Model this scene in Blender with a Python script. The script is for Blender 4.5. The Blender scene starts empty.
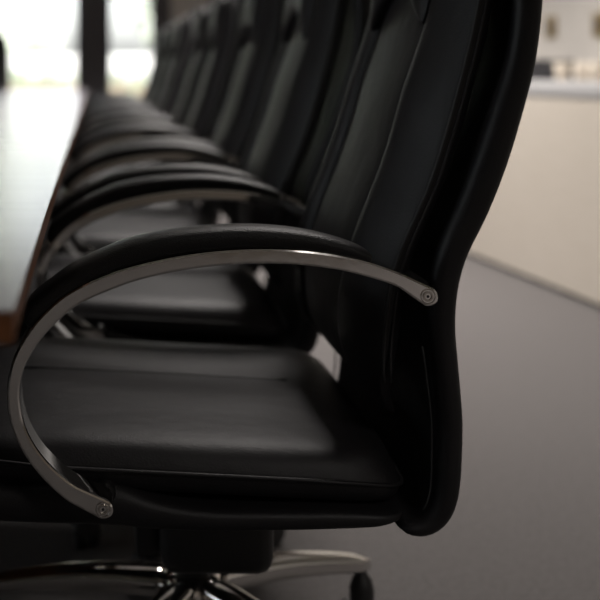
import bpy, bmesh, math, random
from mathutils import Vector, Matrix
random.seed(7)
PI = math.pi
sc = bpy.context.scene
COL = sc.collection

# ------------------------------------------------------------------ helpers
def interp(pts, x):
    """cubic Hermite through (x, y) pairs sorted by x, clamped at the ends"""
    if x <= pts[0][0]: return pts[0][1]
    if x >= pts[-1][0]: return pts[-1][1]
    n = len(pts)
    for i in range(n - 1):
        if x <= pts[i + 1][0]: break
    def sl(j):
        a, b = max(0, j - 1), min(n - 1, j + 1)
        return (pts[b][1] - pts[a][1]) / (pts[b][0] - pts[a][0])
    x0, y0 = pts[i]; x1, y1 = pts[i + 1]
    h = x1 - x0; t = (x - x0) / h
    return ((2*t**3 - 3*t*t + 1) * y0 + (t**3 - 2*t*t + t) * h * sl(i)
            + (-2*t**3 + 3*t*t) * y1 + (t**3 - t*t) * h * sl(i + 1))

def spline(pts, n):
    """Catmull-Rom through points, resampled to n points by chord length"""
    pts = [Vector(p) for p in pts]
    d = [0.0]
    for a, b in zip(pts, pts[1:]): d.append(d[-1] + (b - a).length)
    out = []
    comps = [[(d[i], p[c]) for i, p in enumerate(pts)] for c in range(len(pts[0]))]
    for k in range(n):
        s = d[-1] * k / (n - 1)
        out.append(Vector([interp(c, s) for c in comps]))
    return out

def loft(bm, rings, cap=True, closed=True):
    vs = [[bm.verts.new(p) for p in r] for r in rings]
    n = len(rings[0])
    for a, b in zip(vs, vs[1:]):
        for i in range(n if closed else n - 1):
            j = (i + 1) % n
            bm.faces.new((a[i], a[j], b[j], b[i]))
    if cap:
        bm.faces.new(list(reversed(vs[0]))); bm.faces.new(vs[-1])
    return vs

def tube(bm, pts, r, n=8, cap=True):
    pts = [Vector(p) for p in pts]
    rings = []
    ref = Vector((0.13, 0.37, 0.92))
    for i, p in enumerate(pts):
        t = (pts[min(i + 1, len(pts) - 1)] - pts[max(i - 1, 0)]).normalized()
        u = (ref - t * ref.dot(t))
        if u.length < 1e-4: u = t.orthogonal()
        u.normalize(); v = t.cross(u)
        ref = u
        rr = r[i] if isinstance(r, (list, tuple)) else r
        rings.append([p + u * rr * math.cos(2*PI*k/n) + v * rr * math.sin(2*PI*k/n) for k in range(n)])
    loft(bm, rings, cap)

def lathe(bm, prof, n=24, M=None, cap=True):
    """prof: (radius, height) list, round the local z axis"""
    rings = []
    for r, h in prof:
        ring = [Vector((r*math.cos(2*PI*k/n), r*math.sin(2*PI*k/n), h)) for k in range(n)]
        rings.append([M @ p for p in ring] if M else ring)
    loft(bm, rings, cap)

def box(bm, x0, x1, y0, y1, z0, z1, bev=0.0, M=None, seg=2):
    r = bmesh.ops.create_cube(bm, size=1.0)
    vs = r['verts']
    for v in vs:
        v.co = Vector(((x0+x1)/2 + v.co.x*(x1-x0), (y0+y1)/2 + v.co.y*(y1-y0), (z0+z1)/2 + v.co.z*(z1-z0)))
    if bev > 0:
        es = list({e for v in vs for e in v.link_edges})
        q = bmesh.ops.bevel(bm, geom=es, offset=bev, segments=seg, affect='EDGES', profile=0.5)
        vs = list({v for f in q['faces'] for v in f.verts} | {v for v in vs if v.is_valid})
    if M:
        for v in vs: v.co = M @ v.co

def obj(name, bm, mat, parent=None, smooth=True, sub=0, angle=None):
    bmesh.ops.recalc_face_normals(bm, faces=bm.faces[:])
    me = bpy.data.meshes.new(name)
    bm.to_mesh(me); bm.free()
    for p in me.polygons: p.use_smooth = smooth
    if smooth and angle is not None:
        me.set_sharp_from_angle(angle=math.radians(angle))
    me.materials.append(mat)
    o = bpy.data.objects.new(name, me)
    COL.objects.link(o)
    if parent: o.parent = parent
    if sub:
        m = o.modifiers.new('subdivision', 'SUBSURF'); m.levels = sub; m.render_levels = sub
    return o

def thing(name, label, cat, loc=(0, 0, 0), rz=0.0, group=None):
    o = bpy.data.objects.new(name, None)
    COL.objects.link(o)
    o.location = loc; o.rotation_euler = (0, 0, rz); o.empty_display_size = 0.1
    o['label'] = label; o['category'] = cat
    if group: o['group'] = group
    return o

def tag(o, label, cat, group=None, kind=None):
    o['label'] = label; o['category'] = cat
    if group: o['group'] = group
    if kind: o['kind'] = kind
    return o

def struct(name, bm, mat, **k):
    o = obj(name, bm, mat, None, smooth=False, **k)
    o['kind'] = 'structure'
    return o

def copy_tree(o, parent=None):
    c = o.copy(); COL.objects.link(c)
    if parent: c.parent = parent
    for ch in list(o.children): copy_tree(ch, c)
    return c

# ------------------------------------------------------------------ materials
def mat(name, color, rough=0.5, metal=0.0, spec=0.5, bumps=(), var=None, aniso=0.0, coat=0.0):
    """bumps: (kind, scale, strength, stretch)   var: (scale, amount, color2)"""
    m = bpy.data.materials.new(name); m.use_nodes = True
    nt = m.node_tree; b = nt.nodes['Principled BSDF']
    b.inputs['Base Color'].default_value = (*color, 1)
    b.inputs['Roughness'].default_value = rough
    b.inputs['Metallic'].default_value = metal
    b.inputs['Specular IOR Level'].default_value = spec
    b.inputs['Coat Weight'].default_value = coat
    tc = nt.nodes.new('ShaderNodeTexCoord')
    last = None
    for kind, scale, strength, stretch in bumps:
        mp = nt.nodes.new('ShaderNodeMapping'); mp.inputs['Scale'].default_value = stretch
        nt.links.new(tc.outputs['Object'], mp.inputs['Vector'])
        if kind == 'noise':
            t = nt.nodes.new('ShaderNodeTexNoise'); t.inputs['Detail'].default_value = 3; out = t.outputs['Fac']
        else:
            t = nt.nodes.new('ShaderNodeTexVoronoi'); out = t.outputs['Distance']
        t.inputs['Scale'].default_value = scale
        nt.links.new(mp.outputs['Vector'], t.inputs['Vector'])
        bp = nt.nodes.new('ShaderNodeBump'); bp.inputs['Strength'].default_value = strength
        bp.inputs['Distance'].default_value = 0.01
        nt.links.new(out, bp.inputs['Height'])
        if last: nt.links.new(last.outputs['Normal'], bp.inputs['Normal'])
        last = bp
    if last: nt.links.new(last.outputs['Normal'], b.inputs['Normal'])
    if var:
        scale, amt, c2 = var[:3]
        mp = nt.nodes.new('ShaderNodeMapping'); mp.inputs['Scale'].default_value = var[3] if len(var) > 3 else (1, 1, 1)
        nt.links.new(tc.outputs['Object'], mp.inputs['Vector'])
        t = nt.nodes.new('ShaderNodeTexNoise'); t.inputs['Scale'].default_value = scale; t.inputs['Detail'].default_value = 4
        nt.links.new(mp.outputs['Vector'], t.inputs['Vector'])
        cr = nt.nodes.new('ShaderNodeValToRGB')
        cr.color_ramp.elements[0].position = 0.5 - amt; cr.color_ramp.elements[1].position = 0.5 + amt
        cr.color_ramp.elements[0].color = (*color, 1); cr.color_ramp.elements[1].color = (*c2, 1)
        nt.links.new(t.outputs['Fac'], cr.inputs['Fac'])
        nt.links.new(cr.outputs['Color'], b.inputs['Base Color'])
    return m

LEATHER = mat('black_leather', (0.0115, 0.0108, 0.0118), 0.50, spec=0.29,
              bumps=[('noise', 11, 0.20, (1, 1.7, 1)), ('voronoi', 420, 0.05, (1, 1, 1))])
PADMAT = mat('black_pad_leather', (0.008, 0.0078, 0.008), 0.42, spec=0.4,
             bumps=[('voronoi', 520, 0.16, (1, 1, 1))])
THREAD = mat('black_stitching', (0.016, 0.016, 0.017), 0.5)
CHROME = mat('polished_aluminium', (0.74, 0.72, 0.69), 0.07, metal=1.0, bumps=[('noise', 40, 0.012, (1, 1, 1))])
STEEL = mat('screw_steel', (0.55, 0.52, 0.48), 0.25, metal=1.0)
PLASTIC = mat('black_plastic', (0.012, 0.012, 0.012), 0.45)
TABLETOP = mat('table_top_laminate', (0.35, 0.328, 0.358), 0.2, spec=0.6, var=(3, 0.25, (0.325, 0.305, 0.333), (1, 12, 1)))
TABLEEDGE = mat('table_edge_wood', (0.17, 0.062, 0.018), 0.4, var=(30, 0.3, (0.12, 0.042, 0.012), (1, 1, 8)))
TABLEBASE = mat('table_base_dark', (0.03, 0.028, 0.027), 0.5)
CARPET = mat('grey_carpet', (0.128, 0.119, 0.116), 0.95, spec=0.1, bumps=[('noise', 260, 0.5, (1, 1, 1))],
             var=(90, 0.28, (0.090, 0.084, 0.082)))
WALLP = mat('beige_wall_paint', (0.60, 0.565, 0.52), 0.85, spec=0.2, bumps=[('noise', 120, 0.03, (1, 1, 1))])
PANEL = mat('brown_wall_panelling', (0.14, 0.12, 0.10), 0.6, var=(5, 0.3, (0.115, 0.098, 0.08), (6, 1, 1)))
CEIL = mat('white_ceiling', (0.74, 0.73, 0.71), 0.9, spec=0.2)
FRAME = mat('dark_window_frame', (0.085, 0.080, 0.087), 0.5)  # dark frame, its colour lifted to carry a veil of lens haze
PALEWOOD = mat('pale_maple', (0.56, 0.51, 0.445), 0.32, var=(6, 0.3, (0.515, 0.465, 0.40), (1, 1, 10)))
WORKTOP = mat('pale_grey_worktop', (0.44, 0.435, 0.435), 0.35, var=(40, 0.3, (0.41, 0.405, 0.405)))
PLINTH = mat('dark_plinth', (0.06, 0.055, 0.05), 0.6)
BRASS = mat('bronze_plate', (0.30, 0.215, 0.105), 0.45, metal=0.3)
CUP = mat('cream_ceramic', (0.62, 0.55, 0.46), 0.4)
GREYBOX = mat('charcoal_box', (0.06, 0.06, 0.068), 0.55)
LAWN = mat('lawn_grass', (0.28, 0.30, 0.24), 0.9, var=(2, 0.3, (0.24, 0.26, 0.20)))
LEAF = mat('pale_leaf', (0.47, 0.51, 0.435), 0.7, var=(4, 0.3, (0.39, 0.425, 0.355)))
HEDGE = mat('hedge_leaf', (0.17, 0.20, 0.14), 0.7, var=(4, 0.3, (0.14, 0.17, 0.115)))
BARK = mat('grey_bark', (0.2, 0.16, 0.12), 0.9)
RENDER_W = mat('white_render', (0.5, 0.5, 0.495), 0.85)

def glass_mat():
    m = bpy.data.materials.new('window_glass'); m.use_nodes = True
    nt = m.node_tree; nt.nodes.remove(nt.nodes['Principled BSDF'])
    out = nt.nodes['Material Output']
    tr = nt.nodes.new('ShaderNodeBsdfTransparent'); tr.inputs['Color'].default_value = (0.95, 0.955, 0.95, 1)
    gl = nt.nodes.new('ShaderNodeBsdfGlossy'); gl.inputs['Roughness'].default_value = 0.02
    fr = nt.nodes.new('ShaderNodeFresnel'); fr.inputs['IOR'].default_value = 1.3
    mx = nt.nodes.new('ShaderNodeMixShader')
    nt.links.new(fr.outputs['Fac'], mx.inputs['Fac'])
    nt.links.new(tr.outputs[0], mx.inputs[1]); nt.links.new(gl.outputs[0], mx.inputs[2])
    nt.links.new(mx.outputs[0], out.inputs['Surface'])
    return m
GLASS = glass_mat()

# ------------------------------------------------------------------ chair
CX, CY = 0.14, 1.375            # world place of the nearest chair's column
HGT = 0.90                      # eye height
def W(px, py, Y):               # photo measurement at a known depth -> (X, Z)
    return ((px - 94) * Y / 1000.0, HGT - (py - 68) * Y / 1000.0)
def V(X, t, Z): return Vector((X - CX, t, Z))

# rear outline of the back, bottom tip to top
REAR = [W(400, 526, 1.14), W(412, 535, 1.14), W(430, 537, 1.14), W(448, 525, 1.14), W(458, 500, 1.14), W(461, 460, 1.14),
        W(461, 420, 1.14), W(456, 370, 1.14), W(452, 330, 1.14), W(455, 290, 1.14), W(465, 255, 1.14), W(485, 215, 1.14),
        W(505, 165, 1.14), W(522, 110, 1.14), W(535, 60, 1.14), W(543, 0, 1.14),
        (0.514, 1.04), (0.513, 1.10), (0.505, 1.15), (0.492, 1.19)]
CREST = [(0.46, .352), (0.49, .335), (0.51, .318), (0.54, .305), (0.58, .300), (0.62, .302), (0.654, .309), (0.70, .323), (0.76, .347),
         (0.805, .363), (0.8755, .383), (0.95, .409), (1.0, .421), (1.1, .437), (1.19, .447)]
SEAM = [(0.45, .372), (0.484, .345), (0.541, .336), (0.599, .338), (0.668, .349), (0.70, .361), (0.771, .392), (0.886, .4267), (0.978, .449),
        (1.06, .462), (1.19, .468)]
def crest(z): return interp(CREST, z)
def seam(z): return interp(SEAM, z)

def half_width(z):
    return interp([(0.36, .236), (0.40, .239), (0.5, .240), (0.70, .240), (0.95, .235), (1.1, .222), (1.2, .195)], z)

def build_shell(parent):
    N = 64
    path = spline(REAR, N)
    bm = bmesh.new(); rings = []
    for i, p in enumerate(path):
        tg = (path[min(i+1, N-1)] - path[max(i-1, 0)]).normalized()
        nrm = Vector((-tg.y, tg.x))            # towards the sitter
        if i > N*0.3 and nrm.x > 0: nrm = -nrm
        s = i / (N - 1)
        th = interp([(0, .018), (.03, .026), (.1, .031), (.3, .034), (.42, .039), (.55, .042), (.7, .037), (.85, .037), (1, .03)], s)
        e = min(i, N - 1 - i)
        th *= (0.25, 0.62, 0.85, 0.97)[e] if e < 4 else 1
        hw = half_width(p.y) * ((0.96, 0.985, 0.995, 1.0)[e] if e < 4 else 1)
        bul = 0.028 * min(1, max(0, (s - 0.12) / 0.2))
        r = min(th * 0.5, 0.017)
        ring = []
        ts = [-1 + 2*k/14 for k in range(15)]
        def pt(t, n):       # n = offset from the rear outline towards the sitter
            b = -bul * (1 - (t / hw) ** 2)
            q = p + nrm * (n + b - .0055)
            return V(q.x, t, q.y)
        w = hw - r
        for u in ts: ring.append(pt(u * w, 0))
        for a in (0.25, 0.5, 0.75):
            ring.append(pt(w + r * math.sin(a*PI), th/2 - th/2 * math.cos(a*PI)))
        for u in reversed(ts): ring.append(pt(u * w, th + 0.012 * (abs(u) ** 4 - 1)))
        for a in (0.75, 0.5, 0.25):
            ring.append(pt(-w - r * math.sin(a*PI), th/2 - th/2 * math.cos(a*PI)))
        rings.append(ring)
    loft(bm, rings)
    sh = obj('back_shell', bm, LEATHER, parent, sub=1)
    # stitched rim along each side edge of the shell
    for s in (-1, 1):
        b = bmesh.new()
        pts = []
        for i in range(3, 20):
            p = path[i]
            tg = (path[min(i+1, N-1)] - path[max(i-1, 0)]).normalized(); nrm = Vector((-tg.y, tg.x))
            th = interp([(0, .018), (.03, .026), (.1, .031), (.3, .034), (.42, .039), (.55, .042), (.7, .037), (.85, .037), (1, .03)], i/(N-1))
            q = p + nrm * (th * 0.97)
            pts.append(V(q.x, s * (half_width(p.y) - 0.012), q.y))
        tube(b, pts, 0.0013, 6)
        obj('rim_seam', b, THREAD, sh)
    return sh

def build_bolster(parent, s):
    bm = bmesh.new(); rings = []
    zs = [0.484 + (1.165 - 0.484) * k / 40 for k in range(41)]
    for i, z in enumerate(zs):
        c, sm = crest(z), seam(z)
        sm = max(sm, c + 0.012)
        d = sm - c
        prof = [(c + .016, .108), (c + .006, .118), (c, .134), (c + .10*d, .154), (c + .36*d, .180), (c + .68*d, .202), (c + .92*d, .214),
                (sm, .2165), (sm + .004, .2155), (sm + .016, .212), (sm + .026, .198), (c + .04, .16), (c + .04, .112)]
        e = min(i, 40 - i)
        k = (0.25, 0.5, 0.68, 0.81, 0.90, 0.955, 0.985)[e] if e < 7 else 1
        wt = half_width(z) / 0.24
        mx = c + .022; mt = .165
        rings.append([V(mx + (x - mx) * k, s * (mt + (t - mt) * k) * wt, z) for x, t in prof])
    loft(bm, rings)
    o = obj('side_bolster', bm, LEATHER, parent, sub=1)
    b = bmesh.new()
    for off, dt in ((0.0, 0.0), (0.0085, -0.001)):
        pts = []
        for i in range(3, 38):
            z = zs[i]; sm = max(seam(z), crest(z) + .012)
            pts.append(V(sm + off, s * (.2150 + dt) * half_width(z) / .24, z))
        tube(b, pts, 0.0021, 6)
    obj('seam_piping', b, THREAD, o)
    return o

def build_back(parent):
    build_shell(parent)
    bm = bmesh.new(); rings = []
    zs = [0.492 + (1.165 - 0.492) * k / 36 for k in range(37)]
    for i, z in enumerate(zs):
        c = crest(z)
        e = min(i, 36 - i)
        k = (0.3, 0.7, 0.92)[e] if e < 3 else 1
        ring = []
        for u in range(13):
            t = -.124 + .248 * u / 12
            ring.append((c + .012 - .006 * (1 - (t/.124)**2) + .006*(t/.124)**8, t))
        for u in range(12, -1, -1):
            t = -.124 + .248 * u / 12
            ring.append((c + .045, t))
        rings.append([V(c + .03 + (x - c - .03) * k, t * (0.9 + 0.1*k), z) for x, t in ring])
    loft(bm, rings)
    obj('center_panel', bm, LEATHER, parent, sub=1)
    for s in (-1, 1): build_bolster(parent, s)
    # neck pillow whose lower edge rises to an arch in the middle
    bm = bmesh.new(); rings = []
    M = 18
    for i in range(M + 1):
        u = -1 + 2 * i / M
        t = .128 * u
        zl = 0.938 + 0.082 * (1 - abs(u) ** 1.5); zh = 1.15 - 0.02 * u**4
        e = min(i, M - i); k = (0.25, 0.65, 0.9)[e] if e < 3 else 1
        zm, hz = (zl + zh)/2, (zh - zl)/2 * (0.9 + 0.1*k)
        ring = []
        for q in range(20):
            a = 2*PI*q/20
            cz, cx = math.sin(a), math.cos(a)
            f = lambda v: math.copysign(abs(v) ** 0.6, v)
            z = zm + hz * f(cz)
            ring.append(V(crest(z) + .006 - .022 * k * f(cx), t, z))
        rings.append(ring)
    loft(bm, rings)
    obj('headrest', bm, LEATHER, parent, sub=1)

def superoval(a, b, n, cnt, cx, ct=0.0):
    out = []
    for k in range(cnt):
        th = 2*PI*k/cnt
        c, s = math.cos(th), math.sin(th)
        out.append((cx + a * math.copysign(abs(c) ** (2/n), c), ct + b * math.copysign(abs(s) ** (2/n), s)))
    return out

SEAT_X0, SEAT_X1 = -0.17, 0.367
TILT = 0.052
def build_seat(parent):
    cx = (SEAT_X0 + SEAT_X1)/2; a = (SEAT_X1 - SEAT_X0)/2; b = 0.236
    bm = bmesh.new()
    prof = [(.045, .402), (.016, .404), (.006, .412), (.001, .424), (-.0015, .4345), (.0005, .4385), (.0035, .4445), (.008, .4520), (.016, .4590),
            (.031, .4643), (.056, .4671), (.09, .4684), (.125, .4691), (.17, .4694), (.21, .4694)]
    rings = []
    for ins, z in prof:
        n = 8.5 - ins * 24 if ins < .2 else 3.2
        r = []
        for x, t in superoval(a - ins, max(b - ins, .02), max(n, 3.2), 96, cx):
            zz = z
            if z > .44:
                f = min(1, (z - .44) / .02)
                zz -= f * 0.012 * max(0, (-x - 0.06) / 0.11) ** 2          # waterfall front
                # gathers radiating from the piping on the long sides
                edge = max(0, 1 - abs(ins - .02) / .03)
                zz += edge * 0.0016 * math.sin(x * 95 + 2.0*math.sin(x * 31)) * min(1, abs(t) / .2)
                zz += 0.006 * f * math.exp(-(((x - .325) / .03) ** 2)) * (0.4 + 0.6 * (t / .236) ** 2)  # tucked-up rear corners
            if ins < .012:     # the edge line dips towards the rear corners
                zz -= 0.010 * max(0, (x - .25) / .1) ** 2
            r.append(V(x, t, zz - TILT * (x - .17)))
        rings.append(r)
    loft(bm, rings)
    o = obj('seat_cushion', bm, LEATHER, parent, sub=1)
    p = bmesh.new()
    pts = []
    for x, t in superoval(a + .002, b + .002, 8.5, 96, cx):
        pts.append(V(x, t, .4355 - TILT * (x - .17) - 0.010 * max(0, (x - .25) / .1) ** 2 + .0012 * math.sin(x * 42)))
    pts.append(pts[0])
    tube(p, pts, 0.0026, 6, cap=False)
    obj('seat_piping', p, LEATHER, o)
    p = bmesh.new()
    tube(p, [V(x, .022, .4696 - TILT * (x - .17) - 0.012 * max(0, (-x - 0.06) / 0.11) ** 2 * (1 if x > -.11 else 1)) for x in [-.10 + .37*k/20 for k in range(21)]], 0.0016, 6)
    obj('center_seam', p, THREAD, o)
    # upholstered pan under the cushion
    bm = bmesh.new(); rings = []
    TOP = [(-.175, .418), (-.12, .426), (.02, .429), (.045, .421), (.066, .411), (.12, .400), (.2, .3975), (.30, .3965), (.362, .391)]
    BOT = [(-.175, .402), (-.15, .388), (-.1, .379), (0.0, .374), (.1, .3715), (.2, .3725), (.3, .376), (.335, .380), (.362, .386)]
    M = 44
    for i in range(M + 1):
        X = -.175 + .537 * i / M
        e = min(i, M - i); k = (0.90, 0.955, 0.985)[e] if e < 3 else 1
        zt, zb = interp(TOP, X), interp(BOT, X)
        hw = .2455 * k; r = (zt - zb) / 2
        ring = []
        for u in range(9):
            ring.append(V(X, (hw - r*.7) * (-1 + u/4), zt))
        for q in (0.25, 0.5, 0.75):
            ring.append(V(X, hw - r*.7 + r*.7*math.sin(q*PI), (zt+zb)/2 + r*math.cos(q*PI)))
        for u in range(8, -1, -1):
            ring.append(V(X, (hw - r*.7) * (-1 + u/4), zb))
        for q in (0.75, 0.5, 0.25):
            ring.append(V(X, -hw + r*.7 - r*.7*math.sin(q*PI), (zt+zb)/2 + r*math.cos(q*PI)))
        rings.append(ring)
    loft(bm, rings)
    obj('seat_pan', bm, LEATHER, parent, sub=1)

# armrest loop measured on its outer face
A_OUT = [(430, 285.5), (415, 279), (400, 272.5), (370, 262), (340, 255), (300, 250), (260, 248.5), (220, 250.5), (180, 255.5), (140, 264), (113, 272), (71, 291),
         (44, 313), (25, 337), (12, 362), (7, 388), (8, 413), (14, 436), (27, 460), (45, 482), (66, 501), (84, 512), (97, 518.5)]
A_IN = [(423, 304.5), (409, 294), (394, 286), (367, 277.5), (338, 270.5), (299, 265.5), (260, 264), (221, 266), (182, 271), (143, 279.5), (117, 288), (77, 306),
        (52, 327), (35, 348), (24, 369), (20, 390), (21.5, 411), (27, 431), (39, 452), (55, 470), (74, 485), (90, 493), (101, 497.5)]
HUB_UP, HUB_LOW = (428, 296.5), (103, 509.5)
def build_arm(parent, s):
    Y0 = 1.09
    c = [W((a[0]+b[0])/2, (a[1]+b[1])/2, Y0) for a, b in zip(A_OUT, A_IN)]
    w = [math.hypot(a[0]-b[0], a[1]-b[1])/2 * Y0/1000 for a, b in zip(A_OUT, A_IN)]
    P = spline([(p[0], p[1], q) for p, q in zip(c, w)], 90)
    T0, T1 = .2850, .2465
    bm = bmesh.new(); rings = []
    def ring(ctr, nrm, hw, bev=.0028):
        bv = min(bev, hw * .45)
        out = []
        for (a, sa) in ((T0, -1), (T1, 1)):
            pass
        prof = [(hw - bv, T0), (hw - bv*.3, T0 - bv*.3), (hw, T0 - bv), (hw, T1 + bv), (hw - bv*.3, T1 + bv*.3), (hw - bv, T1),
                (-hw + bv, T1), (-hw + bv*.3, T1 + bv*.3), (-hw, T1 + bv), (-hw, T0 - bv), (-hw + bv*.3, T0 - bv*.3), (-hw + bv, T0)]
        return [V(ctr.x + nrm.x*h, s*t, ctr.y + nrm.y*h) for h, t in prof]
    def end(hub, tgt):
        h = Vector(W(*hub, Y0)); return h
    R = 0.0113
    hu, hl = Vector(W(*HUB_UP, Y0)), Vector(W(*HUB_LOW, Y0))
    seq = []
    def arc(h, d, w0, first):
        n = Vector((-d.y, d.x)); L = []
        for k in range(0, 9):
            x = R * math.sin(math.radians(8 + 79 * k / 8))
            L.append((h + d * x, n, math.sqrt(max(R*R - x*x, 1e-7))))
        return L
    pts = [Vector((p.x, p.y)) for p in P]
    d0 = (hu - pts[8]).normalized(); d1 = (hl - pts[-9]).normalized()
    body = []
    for i in range(4, 86):
        tg = (pts[i+1] - pts[i-1]).normalized()
        body.append((pts[i], Vector((-tg.y, tg.x)), P[i].z))
    up = [(p, -n, h) for p, n, h in arc(hu, d0, 0, True)][::-1]
    lo = arc(hl, d1, 0, False)
    # flip: keep every normal on the same side along the path
    allr = up + body + lo
    prev = None
    for p, n, h in allr:
        if prev is not None and n.dot(prev) < 0: n = -n
        prev = n
        rings.append(ring(p, n, h))
    loft(bm, rings)
    o = obj('armrest', bm, CHROME, parent, angle=22)
    # screws
    for h in (hu, hl):
        b = bmesh.new()
        M = Matrix.Translation(V(h.x, s*T0, h.y)) @ Matrix.Rotation(PI/2 if s < 0 else -PI/2, 4, 'X')
        lathe(b, [(.0084, -.002), (.0084, .0005), (.0078, .0006), (.0073, .0002), (.0068, -.0012), (.0058, -.0012), (.0056, .0008),
                  (.0055, .0014), (.0036, .0014), (.0033, -.0010), (.0018, -.0010), (.0014, .0004), (.0003, .0006)], 28, M)
        so_ = obj('screw', b, STEEL, o, angle=40)
        so_.data.materials.append(PLASTIC)
        for f in so_.data.polygons:          # shade painted black in the gap round the screw head and in its socket
            d = math.hypot(f.center.x - (h.x - CX), f.center.z - h.y)
            if .0058 < d < .0072 or d < .0022: f.material_index = 1
    # pad riding on the outer side of the band
    bm = bmesh.new(); rings = []
    TOPP = [(22, 322), (23, 309), (30, 298.5), (47, 284.5), (73, 266), (113, 247), (140, 238), (180, 231), (220, 227.5), (260, 227), (300, 230.5), (335, 238),
            (358, 245.5), (370, 251.5), (376, 257.5)]
    LOW = [(27, 331), (33, 325), (44, 313), (60, 299), (83, 285), (119, 270), (144, 263), (182, 255), (221, 250.5), (260, 248.5), (299, 250), (334, 254.5),
           (356, 259), (368, 262), (375, 264)]
    N = 60
    tp = spline([W(*p, Y0) for p in TOPP], N); lw = spline([W(*p, Y0) for p in LOW], N)
    for i in range(N):
        a, b_ = tp[i], lw[i]
        b_ = b_ + (b_ - a).normalized() * .002
        e = min(i, N-1-i); k = (0.55, .78, .9, .97)[e] if e < 4 else 1
        tm, ht = .2655, .0245 * k
        ring = []
        for q in range(16):
            th = 2*PI*q/16
            f = lambda v: math.copysign(abs(v) ** 0.72, v)
            g = 0.5 + 0.5 * f(math.sin(th))
            hh = ht * (1.0 if g < .8 else 0.97)
            p = b_.lerp(a, g)
            ring.append(V(p.x, s*(tm + hh * f(math.cos(th))), p.y))
        rings.append(ring)
    loft(bm, rings)
    obj('arm_pad', bm, PADMAT, o, sub=1)
    # bosses that carry the band on the chair body
    for h, t1, t2 in ((hu, T1 + .002, .19), (hl, T1 + .002, .22)):
        b = bmesh.new()
        M = Matrix.Translation(V(h.x + .003, s*t1, h.y)) @ Matrix.Rotation(-PI/2 if s < 0 else PI/2, 4, 'X')
        lathe(b, [(.009, 0), (.012, .004), (.012, t1 - t2)], 18, M)
        obj('arm_mount', b, PLASTIC, parent, angle=40)

BASE = Vector((.0, .055, 0))
def build_under(parent, angle0):
    bm = bmesh.new()
    box(bm, .086 - CX, .232 - CX, -.105, .105, .249, .374, .022, seg=3)
    box(bm, .02 - CX, .30 - CX, -.13, .13, .355, .380, .006)
    box(bm, .055 - CX, .088 - CX, -.06, .03, .255, .37, .008)
    obj('tilt_mechanism', bm, PLASTIC, parent, angle=40)
    b = bmesh.new()
    lathe(b, [(.027, .15), (.027, .23), (.0255, .235), (.0255, .29)], 20)
    bmesh.ops.translate(b, verts=b.verts, vec=BASE)
    obj('gas_lift', b, PLASTIC, parent, angle=40)
    b = bmesh.new()
    lathe(b, [(.030, .125), (.044, .13), (.046, .165), (.040, .180), (.032, .185)], 24)
    bmesh.ops.translate(b, verts=b.verts, vec=BASE)
    obj('base_hub', b, CHROME, parent, angle=40)
    for k in range(5):
        an = angle0 + 2*PI*k/5
        d = Vector((math.cos(an), math.sin(an), 0)); n = Vector((-d.y, d.x, 0))
        b = bmesh.new(); rings = []
        for i in range(15):
            u = i/14
            r = .03 + .28*u
            top = .183 - .002*u - .040*u*u
            hw = .025 - .010*u; hh = .020 - .008*u
            if i == 14: hw *= .75; hh *= .8
            c = BASE + d*r + Vector((0, 0, top - hh))
            ring = []
            for q in range(14):
                th = 2*PI*q/14
                f = lambda v: math.copysign(abs(v) ** 0.6, v)
                ring.append(c + n*hw*f(math.cos(th)) + Vector((0, 0, hh*f(math.sin(th)))))
            rings.append(ring)
        loft(b, rings)
        obj('base_leg', b, CHROME, parent)
        tip = BASE + d * .302
        ca = an + 1.1 + 0.9*k
        dd = Vector((math.cos(ca), math.sin(ca), 0)); nn = Vector((-dd.y, dd.x, 0))
        b = bmesh.new()
        lathe(b, [(.019, .05), (.019, .092), (.015, .108), (.008, .116), (.006, .135)], 14, Matrix.Translation(tip))
        cc = tip + dd * .012
        rings = []
        for i in range(13):        # hood over the wheels
            th = -0.25 + (PI + .3) * i / 12
            ring = []
            for wv, rr in ((-.026, .026), (-.022, .031), (.022, .031), (.026, .026), (.004, .0255), (-.004, .0255)):
                ring.append(cc + nn*wv + dd*(rr*math.cos(th)) + Vector((0, 0, .034 + rr*1.05*math.sin(th))))
            rings.append(ring)
        loft(b, rings)
        co = obj('caster', b, PLASTIC, parent, angle=50)
        for sgn in (-1, 1):
            b = bmesh.new()
            R = Matrix.Translation(cc + nn*sgn*.0135 + Vector((0, 0, .0255))) @ Matrix(((nn.x, dd.x, 0, 0), (nn.y, dd.y, 0, 0), (0, 0, 1, 0), (0, 0, 0, 1))) @ Matrix.Rotation(PI/2, 4, 'Y')
            lathe(b, [(.006, -.009), (.022, -.009), (.0253, -.006), (.0253, .006), (.022, .009), (.006, .009)], 20, R)
            obj('wheel', b, PLASTIC, co, angle=40)

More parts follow.
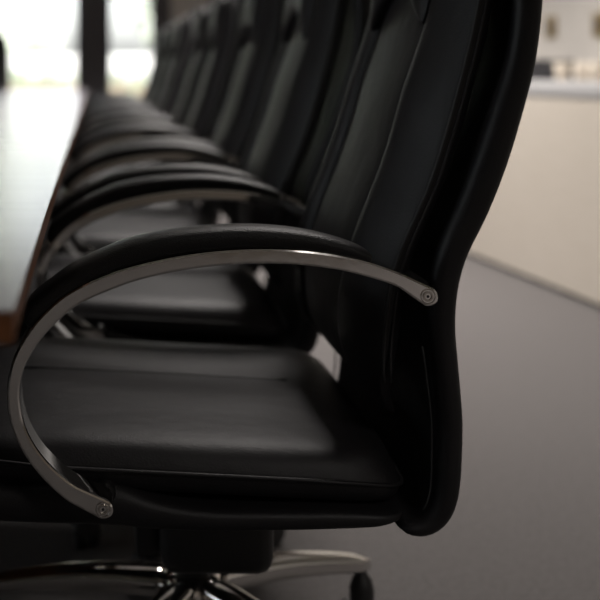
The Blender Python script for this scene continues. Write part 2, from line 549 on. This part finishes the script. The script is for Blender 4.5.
GROUP = 'office chairs along the table'
def make_chair():
    root = thing('office_chair', 'black leather office chair in sharp focus, nearest of the row along the table', 'chair', group=GROUP)
    build_back(root)
    build_seat(root)
    for s in (-1, 1): build_arm(root, s)
    build_under(root, math.radians(24))
    return root
chair = make_chair()
chair.location = (CX, CY, 0)
ORD = ['second in the row, just behind the sharp nearest one',
       'third in the row, counted from the sharp one',
       'fourth in the row, counted from the sharp one',
       'fifth in the row, at its middle, well blurred',
       'sixth in the row, fourth from the window end',
       'seventh in the row, third from the window end',
       'eighth in the row, last but one before window',
       'ninth and last in the row, nearest the window']
jit = [(0.0, 0.0, -0.6), (0.012, 0.005, 1.2), (-0.006, -0.004, -1.0), (0.008, 0.006, 0.8), (-0.01, 0.0, -1.4), (0.006, -0.008, 0.9), (-0.004, 0.006, 0.5), (0.008, 0, -0.8)]
for k in range(1, 9):
    c = copy_tree(chair)
    dx, dy, a = jit[k-1]
    c.location = (CX + dx, CY + 0.70*k + dy, 0)
    c.rotation_euler = (0, 0, math.radians(a))
    c['label'] = 'black leather office chair, ' + ORD[k-1]
head = copy_tree(chair)
head.location = (-.94, 8.05, 0); head.rotation_euler = (0, 0, math.radians(90))
head['label'] = 'dark office chair at the far head of the table, cut by the left picture edge'
del head['group']

# ------------------------------------------------------------------ table
TX1, TX0, TY0, TY1 = -0.0528, -1.95, 0.66, 7.35
tb = thing('conference_table', 'long conference table with glossy pale top and orange-brown wood edge', 'table', ((TX0+TX1)/2, (TY0+TY1)/2, 0))
ox, oy = (TX0+TX1)/2, (TY0+TY1)/2
bm = bmesh.new(); box(bm, TX0-ox, TX1-ox, TY0-oy, TY1-oy, .7385, .7402, .0006)
obj('table_top', bm, TABLETOP, tb, smooth=False)
bm = bmesh.new(); box(bm, TX0-ox+.0005, TX1-ox-.0005, TY0-oy+.0005, TY1-oy-.0005, .7175, .7386, .001)
obj('edge_band', bm, TABLEEDGE, tb, smooth=False)
for yy in (1.9, 4.0, 6.1):
    bm = bmesh.new()
    box(bm, -.32, .32, yy-.03-oy, yy+.03-oy, .03, .718, .004)
    box(bm, -.45, .45, yy-.06-oy, yy+.06-oy, 0, .035, .006)
    obj('pedestal', bm, TABLEBASE, tb, smooth=False)

# ------------------------------------------------------------------ room
ZC = 2.75
YF, YB = 9.2, -2.6
XL = -4.6
SLOPE = -.0897
def wall_x(y): return 1.795 + .60 + SLOPE * (y - 4.69)
XRF, XRB = wall_x(YF), wall_x(YB)
def prism(bm, poly, z0, z1):
    a = [bm.verts.new((x, y, z0)) for x, y in poly]; b = [bm.verts.new((x, y, z1)) for x, y in poly]
    n = len(poly)
    for i in range(n): bm.faces.new((a[i], a[(i+1) % n], b[(i+1) % n], b[i]))
    bm.faces.new(list(reversed(a))); bm.faces.new(b)
poly = [(XL, YB), (XRB, YB), (XRF, YF), (XL, YF)]
bm = bmesh.new(); prism(bm, poly, -.12, 0); struct('floor', bm, CARPET)
bm = bmesh.new(); prism(bm, [(XL-.2, YB-.2), (XRB+.2, YB-.2), (XRF+.2, YF+.2), (XL-.2, YF+.2)], ZC, ZC+.15); struct('ceiling', bm, CEIL)
bm = bmesh.new(); prism(bm, [(XRB, YB), (XRB+.2, YB), (XRF+.2, YF), (XRF, YF)], 0, ZC); struct('wall_right', bm, WALLP)
bm = bmesh.new(); prism(bm, [(XL, YB-.2), (XRB, YB-.2), (XRB, YB), (XL, YB)], 0, ZC); struct('wall_back', bm, PANEL)
# far wall: solid right of the glazing, header above
bm = bmesh.new()
box(bm, .70, XRF+.2, YF, YF+.2, 0, ZC)
box(bm, XL, .70, YF, YF+.2, 2.3, ZC)
box(bm, XL, -1.30, YF, YF+.2, 0, 2.3)
struct('wall_far', bm, WALLP)
WY0, WY1, WZ0, WZ1 = -1.6, 2.9, .85, 2.4
bm = bmesh.new()
box(bm, XL-.2, XL, YB-.2, WY0, 0, ZC); box(bm, XL-.2, XL, WY1, YF+.2, 0, ZC)
box(bm, XL-.2, XL, WY0, WY1, 0, WZ0); box(bm, XL-.2, XL, WY0, WY1, WZ1, ZC)
struct('wall_left', bm, WALLP)
bm = bmesh.new()
prism(bm, [(XRB-.012, YB), (XRB, YB), (XRF, YF), (XRF-.012, YF)], 0, .09); struct('baseboard_right', bm, PLINTH)

def window(name, x0, x1, y0, y1, z0, z1, axis, posts):
    """glazed opening in a wall; posts = (centre, half width) along the wall"""
    fr = bmesh.new()
    d = .06
    def bar(a0, a1, c0, c1, th=d):
        if axis == 'x': box(fr, a0, a1, y0 - .02, y0 + th, c0, c1, .004)
        else: box(fr, x0 - th, x0 + .02, a0, a1, c0, c1, .004)
    lo, hi = (x0, x1) if axis == 'x' else (y0, y1)
    bar(lo, hi, z0, z0 + .05); bar(lo, hi, z1 - .06, z1); bar(lo, hi, 1.60, 1.68)
    for c, w in posts: bar(c - w, c + w, z0, z1, d + .04)
    f = obj(name, fr, FRAME, None, smooth=False); f['kind'] = 'structure'
    es = sorted(posts)
    for (c0, w0), (c1, w1) in zip(es, es[1:]):
        g = bmesh.new()
        if axis == 'x': box(g, c0 + w0, c1 - w1, y0 + .028, y0 + .034, z0 + .05, z1 - .06)
        else: box(g, x0 - .034, x0 - .028, c0 + w0, c1 - w1, z0 + .05, z1 - .06)
        obj('window_pane', g, GLASS, f, smooth=False)
window('window_1', -1.30, .70, YF, YF, 0.0, 2.3, 'x', [(-1.24, .06), (-.005, .155), (.62, .085)])
window('window_2', XL, XL, WY0, WY1, WZ0, WZ1, 'y', [(WY0 + .04, .04), ((WY0 + WY1)/2, .04), (WY1 - .04, .04)])
# ------------------------------------------------------------------ counter on the right
ang = math.atan2(-SLOPE, 1)     # turned slightly against the row
cm = Vector((1.795 + SLOPE * (4.9 - 4.69), 4.9, 0))
ct = thing('counter_cabinet', 'long pale maple counter cabinet on the carpet along the right wall', 'cabinet', cm, ang)
HC = .782
L = 2.15
bm = bmesh.new(); box(bm, .02, .575, -L, L, .05, HC, .002); obj('cabinet_body', bm, PALEWOOD, ct, smooth=False)
bm = bmesh.new(); box(bm, 0, .02, -L, L, .018, HC - .004, .003); obj('front_panel', bm, PALEWOOD, ct, smooth=False)
bm = bmesh.new(); box(bm, .035, .56, -L + .02, L - .02, 0, .05); obj('plinth', bm, PLINTH, ct, smooth=False)
bm = bmesh.new(); box(bm, -.004, .58, -L - .01, L + .01, HC, HC + .062, .006)
wt = obj('worktop', bm, WORKTOP, None, angle=40); wt.location = cm; wt.rotation_euler = (0, 0, ang)
tag(wt, 'pale blue-grey worktop lying along the maple counter', 'worktop')
TOPZ = HC + .062
Rz = Matrix.Rotation(ang, 4, 'Z')
def on_counter(u, v): return cm + (Rz @ Vector((u, v, 0))) + Vector((0, 0, TOPZ))
bx = thing('storage_box', 'low charcoal box on the worktop beside the nearest chair back', 'box', on_counter(.30, -.02), ang)
bm = bmesh.new(); box(bm, -.15, .15, -.24, .24, 0, .075, .008); obj('box_body', bm, GREYBOX, bx, angle=40)
bm = bmesh.new(); box(bm, -.155, .155, -.245, .245, .075, .095, .006); obj('box_lid', bm, GREYBOX, bx, angle=40)
def cup_bm():
    b = bmesh.new()
    lathe(b, [(.024, 0), (.027, .004), (.034, .04), (.038, .078), (.0365, .080), (.035, .077), (.031, .04), (.024, .010), (.004, .008)], 24)
    return b
cups = []
k0 = thing('cup', 'cream cup on the worktop, next to the charcoal box', 'cup', on_counter(.30, -.42), ang, 'cream cups on the worktop')
obj('cup_body', cup_bm(), CUP, k0, angle=50)
hb = bmesh.new(); tube(hb, spline([(0, .034, .062), (0, .058, .060), (0, .062, .038), (0, .045, .02), (0, .029, .018)], 14), .0045, 8)
obj('cup_handle', hb, CUP, k0)
for lab, u, v in (('cream cup on the worktop, second from the charcoal box', .31, -.56),
                  ('cream cup on the worktop, third from the charcoal box', .29, -.70),
                  ('cream cup on the worktop, farthest from the charcoal box', .30, -.83)):
    c = copy_tree(k0); c.location = on_counter(u, v); c['label'] = lab
# plates on the right wall
def wall_pt(px, py):
    q = (px - 94) / 1000
    # wall x = a + SLOPE*y ; x = q*y
    y = (1.795 + .6 - SLOPE * 4.69) / (q - SLOPE)
    return Vector((q * y, y, HGT - (py - 68) * y / 1000))
for i, (px, py, lab) in enumerate(((552, 27, 'small bronze wall plate above the charcoal box'), (600, 25, 'small bronze wall plate cut by the right picture edge'))):
    p = wall_pt(px, py)
    r = thing('wall_plate', lab, 'wall plate', p, ang, 'bronze plates on the right wall')
    bm = bmesh.new(); box(bm, -.012, .0005, -.045, .045, -.055, .055, .003); obj('plate', bm, BRASS, r, angle=40)
    bm = bmesh.new(); box(bm, -.017, -.011, -.014, .014, -.026, .026, .002); obj('rocker_switch', bm, GREYBOX, r, angle=40)

# ------------------------------------------------------------------ outdoors
def ground_bm():
    b = bmesh.new(); box(b, -30, 30, YF + .2, 45, -.3, -.12); box(b, -30, XL - .2, -15, YF + .2, -.3, -.12); return b
o = struct('ground', ground_bm(), LAWN)
bm = bmesh.new(); box(bm, -14, 8, 15.0, 15.25, -.12, 1.10, .02)
tag(obj('garden_wall', bm, RENDER_W, None, smooth=False), 'long white garden wall across the lawn outside the far window', 'wall')
def leaves(b, c, rad, n, size, rnd):
    for _ in range(n):
        v = Vector((rnd.gauss(0, 1), rnd.gauss(0, 1), rnd.gauss(0, 1))).normalized() * (0.55 + 0.45 * rnd.random())
        p = Vector(c) + Vector((v.x*rad[0], v.y*rad[1], v.z*rad[2]))
        a = Vector((rnd.gauss(0, 1), rnd.gauss(0, 1), rnd.gauss(0, 1))).normalized(); w = a.orthogonal().normalized()
        s = size * (0.6 + 0.8*rnd.random())
        q = [p - a*s, p + w*s*.45, p + a*s, p - w*s*.45]
        b.faces.new([b.verts.new(x) for x in q])
rnd = random.Random(3)
hd = thing('hedge', 'low clipped green hedge in front of the white garden wall', 'hedge', (-2, 13.6, -.12))
b = bmesh.new()
for k in range(30):
    leaves(b, (-6.6 + .45*k, 0, .53), (.42, .32, .48), 300, .08, rnd)
obj('foliage', b, HEDGE, hd, smooth=False)
b = bmesh.new()
box(b, -6.8, 6.8, -.2, .2, 0, .8, .08); obj('stem_mass', b, BARK, hd, smooth=False)
for (x, y, h, lab) in ((-6.5, 20, 6.5, 'pale green tree beyond the garden wall, far left in the window'), (-2.4, 19, 5.6, 'pale green tree beyond the garden wall, left of the dark window post'),
                       (1.5, 20.5, 6.0, 'pale green tree beyond the garden wall, seen right of the dark window post'), (4.5, 21, 6.6, 'pale green tree beyond the garden wall, behind the chairs')):
    t = thing('tree', lab, 'tree', (x, y, -.12), 0, 'trees beyond the garden wall')
    b = bmesh.new(); tube(b, [(0, 0, 0), (.05, 0, h*.3), (-.04, .05, h*.7)], [.14, .11, .05], 10); obj('trunk', b, BARK, t)
    b = bmesh.new()
    for k in range(9):
        leaves(b, (rnd.uniform(-1.1, 1.1), rnd.uniform(-.9, .9), h*rnd.uniform(.25, .85)), (1.1, 1.0, 1.0), 220, .16, rnd)
    obj('foliage', b, LEAF, t, smooth=False)

# ------------------------------------------------------------------ light
w = bpy.data.worlds.new('sky'); sc.world = w; w.use_nodes = True
nt = w.node_tree; bg = nt.nodes['Background']
sky = nt.nodes.new('ShaderNodeTexSky'); sky.sky_type = 'NISHITA'
sky.sun_disc = False; sky.sun_elevation = math.radians(48); sky.sun_rotation = math.radians(150)
sky.air_density = 1.0; sky.dust_density = 4.0; sky.ozone_density = 0.6
hs = nt.nodes.new('ShaderNodeHueSaturation'); hs.inputs['Saturation'].default_value = 0.25
nt.links.new(sky.outputs['Color'], hs.inputs['Color']); nt.links.new(hs.outputs['Color'], bg.inputs['Color'])
bg.inputs['Strength'].default_value = 0.40
sun = bpy.data.lights.new('sun', 'SUN'); sun.energy = 4.2; sun.angle = math.radians(3); sun.color = (1, .96, .9)
so = bpy.data.objects.new('sun', sun); COL.objects.link(so)
so.rotation_euler = (math.radians(42), 0, math.radians(28))     # from behind the building, down onto the garden
def portal(name, loc, rot, sx, sy):
    l = bpy.data.lights.new(name, 'AREA'); l.shape = 'RECTANGLE'; l.size = sx; l.size_y = sy
    l.cycles.is_portal = True
    o = bpy.data.objects.new(name, l); COL.objects.link(o); o.location = loc; o.rotation_euler = rot
portal('portal_far', ((-1.3 + .7)/2, YF + .15, 1.15), (math.radians(-90), 0, 0), 2.0, 2.3)
portal('portal_left', (XL - .15, (WY0 + WY1)/2, (WZ0 + WZ1)/2), (0, math.radians(-90), 0), WZ1 - WZ0, WY1 - WY0)

# warm ceiling lamps; the last is an added fill behind the camera
for (x, y, e) in ((.95, 2.7, 12), (.9, 4.3, 30), (0.8, 6.6, 26), (1.4, -1.4, 18)):
    l = bpy.data.lights.new('lamp_and_fill', 'AREA'); l.shape = 'SQUARE'; l.size = .6; l.energy = e; l.color = (1, .94, .90); l.spread = math.radians(112)
    o = bpy.data.objects.new('lamp_and_fill', l); COL.objects.link(o); o.location = (x, y, ZC - .01)

# ------------------------------------------------------------------ camera
cam = bpy.data.cameras.new('camera')
cam.sensor_width = 36; cam.sensor_fit = 'HORIZONTAL'
cam.lens = 60.0                       # 1000 px over a 600 px frame
cam.shift_x = (300 - 94) / 600; cam.shift_y = -(300 - 68) / 600
cam.dof.use_dof = True; cam.dof.focus_distance = 1.095; cam.dof.aperture_fstop = 60 / 19.0
cam.clip_start = .02
co = bpy.data.objects.new('camera', cam); COL.objects.link(co)
co.location = (0, 0, HGT); co.rotation_euler = (math.radians(90), 0, 0)
sc.camera = co

sc.view_settings.view_transform = 'Standard'; sc.view_settings.look = 'None'
sc.view_settings.gamma = 1.0; sc.view_settings.use_curve_mapping = False
sc.view_settings.exposure = 1.12
sc.cycles.use_denoising = True
sc.cycles.max_bounces = 10; sc.cycles.diffuse_bounces = 5; sc.cycles.glossy_bounces = 5; sc.cycles.transparent_max_bounces = 12
sc.cycles.caustics_reflective = False; sc.cycles.caustics_refractive = False
sc.cycles.sample_clamp_indirect = 6.0
